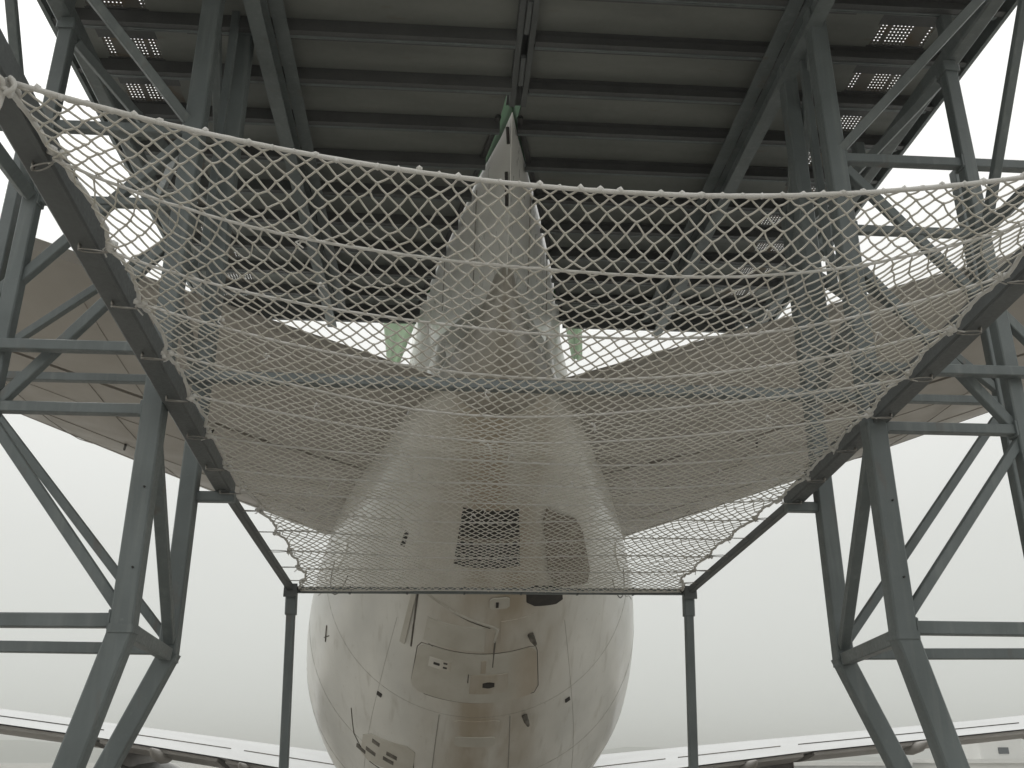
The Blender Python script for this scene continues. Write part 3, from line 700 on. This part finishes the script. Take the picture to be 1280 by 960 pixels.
SAG = [(3.7, .15), (3.78, .155), (4.15, .38), (4.87, .31), (5.5, .31), (6.25, .28), (7, .23), (7.75, .16), (8.6, .11), (9.3, .07), (12.14, 0)]
BOW = [(3.7, .32), (4.8, .34), (6, .26), (8, .12), (10, .04), (12.14, 0)]
def netp(u, Y):
    a, b_ = net_edge(Y, -1), net_edge(Y, 1); p = a.lerp(b_, u)
    p.z -= interp(SAG, Y) * (1 - (2 * u - 1) ** 2); p.y += interp(BOW, Y) * (1 - (2 * u - 1) ** 2)
    p.z -= .03 * math.sin(u * 9 + 1) * math.sin(Y * 1.7) * (1 if Y < 11 else .2)
    return p
NU, NV = 106, 134
R1 = 10          # rows of the steep first bay behind the border rope
rj = random.Random(11); nodes = {}
for j in range(NV + 1):
    # rows get shorter away from the near edge
    for i in range(NU + 1):
        if (i + j) % 2 == 0:
            Y = YN + .37 * j / R1 if j < R1 else YN + .37 + (YF - YN - .37) * (1.22 - .22 * (j - R1) / (NV - R1)) * (j - R1) / (NV - R1); u = i / NU
            edge_ = (i in (0, NU)) or (j in (0, NV))
            du = 0 if i in (0, NU) else rj.gauss(0, .0007); dy = 0 if j in (0, NV) else rj.gauss(0, .005 if j > R1 else .003)
            # slow drift of the knots: the net hangs unevenly
            du += .004 * math.sin(Y * 2.1 + u * 7) * math.sin(math.pi * u); dy += .013 * math.sin(u * 11 + Y) * (0 if edge_ else 1)
            nodes[(i, j)] = netp(u + du, min(YF, max(YN, Y + dy))) + Vector((0, 0, rj.gauss(0, .004)))
verts, faces = [], []
def cord(p, q, r, sides=4):
    d = (q - p); 
    if d.length < 1e-6: return
    d.normalize(); u_ = Vector((0, 0, 1)) if abs(d.z) < .9 else Vector((1, 0, 0)); a_ = d.cross(u_).normalized(); c_ = a_.cross(d); n0 = len(verts)
    for e_ in (p, q):
        for k in range(sides):
            t = math.pi / 4 + 2 * math.pi * k / sides; verts.append(e_ + (a_ * math.cos(t) + c_ * math.sin(t)) * r)
    for k in range(sides): faces.append((n0 + k, n0 + (k + 1) % sides, n0 + sides + (k + 1) % sides, n0 + sides + k))
CR = .0052
for (i, j), p in nodes.items():
    for di in (-1, 1):
        q = nodes.get((i + di, j + 1))
        if q is not None:
            mid = p.lerp(q, .5) + Vector((rj.gauss(0, .002), rj.gauss(0, .003), -.003)); cord(p, mid, CR); cord(mid, q, CR)
o = link('netting', verts, faces, M['cord'], net, True); tag(o, kind='stuff')
kb = MB(); sd_ = 0
for (i, j), p in nodes.items():
    if j in (0,) or i in (0, NU): continue
    sd_ += 1
    n0 = len(kb.v); r = CR * rj.uniform(1.75, 2.3)
    kb.add([p + Vector(d) * r for d in ((1,0,0),(0,1.2,0),(-1,0,0),(0,-1.2,0),(0,0,1),(0,0,-1))], [(0,1,4),(1,2,4),(2,3,4),(3,0,4),(1,0,5),(2,1,5),(3,2,5),(0,3,5)])
o = kb.build('knots', M['cord'], net, True); tag(o, kind='stuff')
# border ropes
def rope(pts, r, name='border_rope', wob=.0):
    b = MB(); b.tube([Vector(p) + Vector((rj.gauss(0, wob), 0, rj.gauss(0, wob))) for p in pts], [r * rj.uniform(.93, 1.07) for _ in pts], 7); return b.build(name, M['rope'], net, True)
rope([netp(i / 140, YN - .0) for i in range(141)], .0125)
rope([netp(i / 60, YF) for i in range(61)], .010)
for s_ in (-1, 1):
    rope([net_edge(YN + (YF - YN) * i / 170, s_) + Vector((rj.gauss(0, .006), 0, rj.gauss(0, .006))) for i in range(171)], .013)
# cross ropes from hook to hook
for Yh in HOOKS[:-1]:
    yy = Yh + rj.uniform(-.02, .02)
    wv = rj.uniform(0, 6)
    rope([netp(i / 90, yy + .035 * math.sin(i / 90 * 5 + wv) * math.sin(math.pi * i / 90)) + Vector((0, 0, -.008)) for i in range(91)], .0085 if Yh < 9 else .007, 'cross_rope', .0012)
# cord loops binding the first row of meshes to the border rope
lb = MB()
for i in range(0, NU + 1, 2):
    p = nodes[(i, 0)]; lb.blob(p + Vector((0, 0, .002)), .018 * rj.uniform(.8, 1.15), i)
o = lb.build('binding_knots', M['rope'], net, True); tag(o, kind='stuff')
# repair knots and loose tails scattered over the net
for k in range(26):
    i = rj.randrange(8, NU - 8); j = rj.randrange(3, 90); j += (i + j) % 2; p = nodes[(i, j)]
    b = MB(); b.blob(p, .016, k); b.blob(p + Vector((.015, .0, -.01)), .012, k + 50)
    b.tube([p, p + Vector((rj.uniform(-.03, .03), rj.uniform(-.03, .0), -.03)), p + Vector((rj.uniform(-.05, .05), rj.uniform(-.05, .02), -.07))], .0045, 5); b.build('repair_knot', M['rope'], net, True)
# lashings at the hooks and the bunched rope at the near corners
for s_ in (-1, 1):
    for Yh in HOOKS:
        p = net_edge(Yh, s_); b = MB(); r0 = .024 if Yh < 9.3 else .018
        for k in range(5): b.blob(p + Vector((-s_ * rj.uniform(-.01, .05), rj.uniform(-.03, .03), rj.uniform(-.03, .02))), r0 * rj.uniform(.7, 1.2), k + int(Yh * 10))
        b.tube([p, p + Vector((rj.uniform(-.03, .03), rj.uniform(-.03, .04), -.025)), p + Vector((rj.uniform(-.06, .06), rj.uniform(-.05, .06), rj.uniform(-.07, -.02)))], .005, 5)
        b.build('lashing', M['rope'], net, True)
    p = net_edge(YN, s_) + Vector((s_ * .05, -.02, 0)); b = MB()
    for k in range(8):
        rr_ = rj.uniform(.02, .036); c = p + Vector((s_ * rj.uniform(-.07, .05), rj.uniform(-.03, .03), rj.uniform(-.05, .02)))
        ax = Vector((rj.gauss(1, .6), rj.gauss(0, .7), rj.gauss(0, .5))).normalized(); q0 = ax.to_track_quat('Z', 'Y').to_matrix(); pts = []
        for q in range(12):
            t = 2 * math.pi * q / 12; pts.append(c + q0 @ Vector((rr_ * math.cos(t), rr_ * 1.3 * math.sin(t), .012 * math.sin(2 * t + k))))
        b.tube(pts, .0115, 7, closed=True)
    b.tube([p, p + Vector((-s_ * .03, .02, -.07)), p + Vector((-s_ * .02, .03, -.12)), p + Vector((-s_ * .01, .03, -.16))], .012, 7)
    b.tube([p + Vector((-s_ * .03, 0, 0)), p + Vector((-s_ * .05, .05, -.04)), net_edge(YN + .2, s_)], .013, 7)
    b.build('corner_lashing', M['rope'], net, True)
# snap hooks (wire loops) on the frame
for s_ in (-1, 1):
    for Yh in HOOKS:
        e_ = frame_edge(Yh, s_); t_ = net_edge(Yh, s_)
        near = Yh < 9.3
        a = e_ + (Vector((s_ * .01, -.03, -.068)) if near else Vector((-s_ * .06, 0, -.02)))
        t_ = t_ + Vector((0, 0, -.045)) if near else t_; d = (t_ - a); L = d.length; d.normalize(); up_ = Vector((0, 1, 0)); sd2 = (up_ - d * up_.dot(d)).normalized()
        tilt = rj.uniform(-.5, .5); sd2 = (sd2 * math.cos(tilt) + d.cross(sd2) * math.sin(tilt)).normalized()
        w = .022; pts = []
        for q in range(20):
            t = 2 * math.pi * q / 20; s2 = (1 - math.cos(t)) / 2
            pts.append(a + d * (L * s2) + sd2 * (w * math.sin(t) * (1.25 - .75 * s2)))
        b = MB(); b.tube(pts, .0048, 6, closed=True)
        b.build('snap_hook', M['chrome'], fr, True)
        b = MB(); c = a + d * .004
        b.tube([c + Vector((0, 0, .075)), c + Vector((0, .012, .02)), c + Vector((0, 0, -.004)), c + Vector((0, -.012, .02)), c + Vector((0, -.004, .075))] if near else [c + Vector((s_ * .05, 0, .01)), c, c + Vector((s_ * .05, .01, -.012))], .007, 6)
        b.build('eye_bolt', M['chrome'], fr, True)

# ================================================================== HAZE (thin mist between the apron and the sky)
hz = bpy.data.materials.new('haze_air'); hz.use_nodes = True; t = hz.node_tree; t.nodes.clear()
vo = t.nodes.new('ShaderNodeVolumePrincipled'); vo.inputs['Color'].default_value = (.94, .955, .915, 1); vo.inputs['Density'].default_value = .0011; vo.inputs['Anisotropy'].default_value = .2
oo = t.nodes.new('ShaderNodeOutputMaterial'); t.links.new(vo.outputs[0], oo.inputs['Volume'])
b = MB(); b.box((-5200, -5200, GROUND - 1.0), (5200, 5300, 46)); o = b.build('haze', hz); tag(o, 'thin pale mist over the airfield', kind='stuff')
